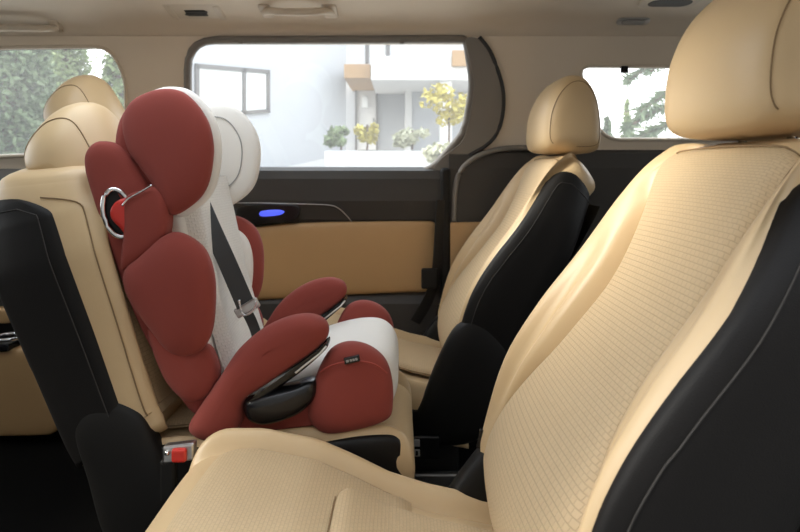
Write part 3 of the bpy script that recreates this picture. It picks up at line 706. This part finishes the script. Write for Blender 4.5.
# vehicle belt over the child seat, tongue, buckle
belt = root('seat_belt', 'black seat belt strap running down the child seat to a metal tongue', 'seat belt', at(206, 208, 1.27))
def ribbon(name, path, wdt, parent, m='strap', th=0.0015):
    P = cr(path, 24, False); loops = []
    for i, p in enumerate(P):
        t = (P[min(23, i+1)]-P[max(0, i-1)]).normalized(); n = Vector((0.6, -0.75, 0.3)); n = (n-t*n.dot(t)).normalized(); x = t.cross(n)
        loops.append([p+x*wdt/2+n*th, p-x*wdt/2+n*th, p-x*wdt/2-n*th, p+x*wdt/2-n*th])
    return loft(name, loops, m, parent, smooth=False)
st = ribbon('webbing', [at(*p) for p in [(200, 200, 1.26), (211, 226, 1.235), (224, 255, 1.215), (237, 285, 1.20), (246, 306, 1.19)]], 0.040, belt)
tn = box('tongue', (-0.028, -0.004, -0.011), (0.028, 0.006, 0.011), 'steel', belt, 0.004, xf=lambda v: at(247, 308, 1.185)+Vector((v.x*0.86-v.z*0.5, v.y, v.x*0.5+v.z*0.86)))
tube('tongue_loop', [at(*p, 1.183) for p in [(239, 300), (241, 310), (246, 315), (254, 309), (256, 301)]], 0.003, 'chrome', belt, res=20)
ribbon('lap_webbing', [at(*p) for p in [(247, 312, 1.19), (252, 322, 1.19), (256, 333, 1.20), (258, 345, 1.21)]], 0.022, belt)
bk = root('belt_buckle', 'seat belt buckle with red button beside the black recliner', 'buckle', at(178, 452, 1.03))
c = at(179, 452, 1.03)
box('buckle_body', (c.x-0.028, c.y-0.008, c.z-0.016), (c.x+0.030, c.y+0.012, c.z+0.016), 'steel', bk, 0.004, xf=lambda v: Vector((v.x, v.y, v.z+(v.x-c.x)*0.12)))
box('red_button', (c.x-0.009, c.y-0.016, c.z-0.013), (c.x+0.018, c.y-0.004, c.z+0.012), 'redplastic', bk, 0.005, 3)
tube('buckle_pin', [(c.x-0.02, c.y-0.010, c.z+0.003), (c.x-0.014, c.y-0.012, c.z+0.004)], 0.004, 'chrome', bk)
box('buckle_stalk', (c.x-0.035, c.y-0.006, c.z-0.09), (c.x-0.005, c.y+0.012, c.z-0.014), 'plastic', bk, 0.006)
lp_ = root('lap_belt', 'black belt webbing hanging beside the door strip near the beige seat', 'seat belt', at(432, 300, 2.0))
ribbon('webbing', [at(*p, 2.02) for p in [(441, 200), (439, 240), (436, 275), (428, 300), (415, 322)]], 0.045, lp_)
box('belt_anchor', at(427, 283, 2.01)+Vector((-0.02, -0.012, -0.02)), at(438, 274, 2.01)+Vector((0.0, 0.012, 0.02)), 'plastic', lp_, 0.006)

# ------------------------------------------------------------------ outside
gp = [(-14, 0.0), (2.6, 0.0), (4.5, 0.25), (12.5, 1.70), (16, 1.8), (60, 1.8)]
V = [(x, y, z) for y, z in gp for x in (-45, 45)]
mesh('ground', V[2:], [(2*i, 2*i+1, 2*i+3, 2*i+2) for i in range(len(gp)-2)], 'drive', None, smooth=False); struct(bpy.data.objects['ground'], 'pale driveway rising to the house')
mesh('pavement', [(-45, -14, 0), (45, -14, 0), (45, 2.6, 0), (-45, 2.6, 0)], [(0, 1, 2, 3)], 'tarmac', None, smooth=False); struct(bpy.data.objects['pavement'], 'unseen paving under the car, made dark to lower near-side light')  # out of view; toned dark so less light comes from the near side
A2 = Vector((at(128, 0, 8.2).x, 8.2)); B2 = Vector((at(346, 0, 12.6).x, 12.6)); AB = (B2-A2); un = AB.normalized(); nn2 = Vector((un.y, -un.x))
def hwl(px, py, off=0.0):
    d = (px-400)/F; Yh = (A2.x*un.y-A2.y*un.x+off)/(d*un.y-un.x) if abs(d*un.y-un.x) > 1e-6 else 10
    return at(px, py, Yh)
hs = root('house', 'white rendered modern house with grey framed window and timber trimmed canopy', 'house', (A2.x, A2.y, 0.8))
def slabw(name, a, b, z0, z1, th, m):
    n3 = Vector((-nn2.x, -nn2.y))*th
    if n3.y < 0: n3 = -n3
    q_ = [a, b, b+n3, a+n3]
    V = [(p.x, p.y, z) for z in (z0, z1) for p in q_]
    return mesh(name, V, [(0, 1, 2, 3), (4, 5, 6, 7), (0, 1, 5, 4), (1, 2, 6, 5), (2, 3, 7, 6), (3, 0, 4, 7)], m, hs, smooth=False)
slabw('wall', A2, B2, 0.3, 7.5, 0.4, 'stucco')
def bar(name, p, q_, wdt, m, parent):
    d = (q_-p).normalized(); up = Vector((un.x, un.y, 0)) if abs(d.z) > 0.7 else Vector((0, 0, 1)); x = d.cross(up).normalized(); y = x.cross(d)
    L = [[b+x*sx_*0.05+y*sy_*wdt/2 for sx_, sy_ in ((-1, -1), (1, -1), (1, 1), (-1, 1))] for b in (p-d*wdt/2, q_+d*wdt/2)]
    return loft(name, L, m, parent, smooth=False)
wc = [hwl(196, 66), hwl(267, 72), hwl(267, 111), hwl(196, 116)]
fw = bar('window', wc[0], wc[1], 0.07, 'frame', hs); sub(fw)
for a, b in ((wc[1], wc[2]), (wc[2], wc[3]), (wc[3], wc[0]), (hwl(243, 70), hwl(243, 112))): bar('window_bar', a, b, 0.07, 'frame', fw)
mesh('pane', [p+Vector((nn2.x, nn2.y, 0))*(0.02 if nn2.y < 0 else -0.02) for p in wc], [(0, 1, 2, 3)], 'hglass', fw, smooth=False)
def hbox(name, px0, py0, px1, py1, Y0, Y1, m, parent=hs, bev=0.01):
    a = at(px0, py1, Y0); b = at(px1, py0, Y0); return box(name, (a.x, Y0, a.z), (b.x, Y1, b.z), m, parent, bev)
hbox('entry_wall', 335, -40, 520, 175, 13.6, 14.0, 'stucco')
hbox('side_return', 405, 78, 412, 170, 13.0, 13.6, 'whitewall')
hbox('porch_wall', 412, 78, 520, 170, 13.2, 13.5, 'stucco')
hbox('canopy', 371, 56, 560, 80, 11.4, 13.6, 'whitewall')
hbox('canopy_end', 344, 64, 370.5, 78, 11.6, 13.6, 'wood')
hbox('canopy_timber', 452, 50, 470, 66, 11.3, 11.39, 'wood')
hbox('column', 440, 80, 452, 152, 11.5, 11.8, 'whitewall')
hbox('post', 365, 20, 369, 63, 12.4, 12.5, 'frame'); hbox('post', 386, 20, 390, 58, 12.4, 12.5, 'frame')
hbox('balcony_screen', 369.5, 20, 385.5, 57, 12.46, 12.52, 'whitewall')
dr = hbox('door', 357, 90, 376, 150, 13.5, 13.58, 'whitewall'); sub(dr)
hbox('door_frame', 355, 88, 357, 150, 13.45, 13.58, 'frame', dr, 0); hbox('door_frame', 376, 88, 378, 150, 13.45, 13.58, 'frame', dr, 0); hbox('door_pane', 362, 96, 368, 108, 13.46, 13.5, 'hglass', dr, 0)
hbox('door_handle', 373, 118, 374, 126, 13.44, 13.5, 'frame', dr, 0)
pl = hbox('planter', 324, 151, 440, 178, 9.6, 10.4, 'whitewall', None, 0.03); tag(pl, 'long low white planter in front of the house', 'planter')

def leaves(name, cen, rad, n, size, m, parent, shape='ball'):
    V = []; Fc = []
    for i in range(n):
        if shape == 'ball':
            while True:
                p = Vector((random.uniform(-1, 1), random.uniform(-1, 1), random.uniform(-1, 1)))
                if 0.25 < p.length < 1: break
        elif shape == 'clump':
            if i == 0: blobs = [Vector((random.uniform(-0.65, 0.65), random.uniform(-0.65, 0.65), random.uniform(-0.6, 0.55))) for _ in range(9)]
            p = random.choice(blobs)+Vector((random.gauss(0, 1), random.gauss(0, 1), random.gauss(0, 1))).normalized()*0.42*random.random()**0.4
        else:
            t = random.random()**0.7; a = random.uniform(0, 2*PI); rr = (t**0.8)*(0.55+0.45*random.random()); p = Vector((rr*math.cos(a), rr*math.sin(a), 1-2*t))
        c = Vector(cen)+Vector((p.x*rad[0], p.y*rad[1], p.z*rad[2]))
        d = Vector((random.gauss(0, 1), random.gauss(0, 1), random.gauss(0, 0.8))).normalized(); e_ = d.cross(Vector((random.gauss(0, 1), random.gauss(0, 1), random.gauss(0, 1)))).normalized()
        s_ = size*random.uniform(0.6, 1.4); k = len(V)
        V += [c-d*s_, c+e_*s_*0.45, c+d*s_, c-e_*s_*0.45]; Fc.append((k, k+1, k+2, k+3))
    o = mesh(name, V, Fc, m, parent, smooth=False, fix=False); o['kind'] = 'stuff'; return o
def plant(name, label, cat, px, pyb, pyt, Y, rx, m, n, size, shape='ball', trunk=0.06, group=None, frac=0.15):
    b = at(px, pyb, Y); t = at(px, pyt, Y); h = t.z-b.z; r = rx/F*Y
    q_ = root(name, label, cat, b, 0, group)
    z0 = b.z+h*frac; leaves('foliage', (b.x, Y, (z0+t.z)/2), (r, r, (t.z-z0)/2), n, size, m, q_, shape)
    tube('trunk', [b, b+Vector((0.02, 0, h*0.5)), b+Vector((0, 0, h*0.85))], trunk, 'bark', q_, n=8, res=8)
    return q_
plant('bush', 'dark green rounded bush in the planter against the white wall', 'bush', 341, 150, 126, 10.0, 17, 'bush', 900, 0.06, 'clump', trunk=0.02, frac=0.14)
plant('bush', 'yellow green upright bush in the planter before the house door', 'bush', 367, 150, 120, 10.0, 13, 'yellow', 380, 0.06, 'clump', trunk=0.02, frac=0.14)
plant('bush', 'pale flowering bush in the planter under the canopy', 'bush', 412, 150, 127, 10.0, 21, 'blossom', 800, 0.06, 'clump', trunk=0.02, frac=0.14)
plant('bush', 'low leafy bush under the yellow tree', 'bush', 440, 172, 140, 8.4, 18, 'blossom', 600, 0.06, 'clump', trunk=0.02, frac=0.14)
plant('tree', 'small yellow leaved tree in front of the porch column', 'tree', 448, 172, 82, 9.2, 27, 'yellow', 620, 0.055, 'clump', trunk=0.02, frac=0.35)
# trees behind the quarter window
for i, (px, pt, Y, rx, m_, lb_) in enumerate([(-88, 0, 7.0, 42, 'hedge', 'tall green conifer seen through the outer edge of the quarter window'), (8, -10, 7.0, 42, 'conifer', 'dark green conifer behind the headrests at the quarter window'), (66, 10, 10.4, 24, 'hedge', 'pale green tree between two conifers behind the quarter window'), (118, 20, 7.6, 16, 'hedge', 'slim bright green tree beside the white house'), (36, -30, 14.0, 60, 'hedge', 'broad green tree at the back behind the quarter window')]):
    plant('tree', lb_, 'tree', px, 215, pt, Y, rx, m_, 9000 if i != 3 else 3500, 0.05, trunk=0.09, frac=0.02)
# trees beyond the small right window
pine = root('pine_tree', 'big pine whose branches sweep across the small side window', 'tree', at(715, 250, 6.5))
tube('trunk', [at(715, 250, 6.5), at(716, 100, 6.5), at(718, -60, 6.5)], 0.09, 'bark', pine, n=8)
for (x0, y0, x1, y1, wd) in [(714, 40, 628, 80, 10), (716, 70, 640, 112, 11), (716, 90, 626, 128, 12), (718, 112, 622, 146, 12), (720, 135, 640, 160, 14), (714, 20, 650, 72, 8), (715, 60, 800, 90, 12), (715, 100, 800, 130, 12)]:
    a = at(x0, y0, 6.5); b = at(x1, y1, 5.6); br = tube('branch', [a, (a+b)/2+Vector((0, 0, 0.06)), b], 0.015, 'bark', pine, n=6, res=8); sub(br)
    V = []; Fc = []
    for i in range(520):
        t = random.random(); p = a.lerp(b, t)+Vector((0, 0, 0.06*math.sin(t*PI))); d = (b-a).normalized()
        q_ = (d+Vector((random.gauss(0, 0.5), random.gauss(0, 0.5), random.gauss(-0.1, 0.4)))).normalized(); L_ = wd/F*6*random.uniform(0.8, 1.8); e_ = q_.cross(Vector((0, 1, 0.2))).normalized()*0.013
        k = len(V); V += [p-e_, p+e_, p+q_*L_]; Fc.append((k, k+1, k+2))
    nd = mesh('needles', V, Fc, 'conifer', br, smooth=False, fix=False); nd['kind'] = 'stuff'
plant('tree', 'distant pointed conifer under the pine branches', 'tree', 607, 180, 116, 12, 11, 'conifer', 700, 0.08, 'cone', group=None)
plant('tree', 'distant pale conifer in the gap of the small side window', 'tree', 627, 180, 98, 16, 9, 'hedge', 700, 0.09, 'cone')
plant('tree', 'low bushy conifer at the foot of the pine', 'tree', 650, 190, 128, 12, 26, 'conifer', 1100, 0.09, 'cone')
nb = box('light_block_wall', (-9, -2.5, 0), (9, -2.2, 4.4), 'blockwall', None, 0.0); tag(nb, 'tall brown unseen wall added to shape light on the open door side of the car', 'wall')  # added out of view to control light coming through the open door

for o in bpy.data.objects:
    if '_o' in o: del o['_o']
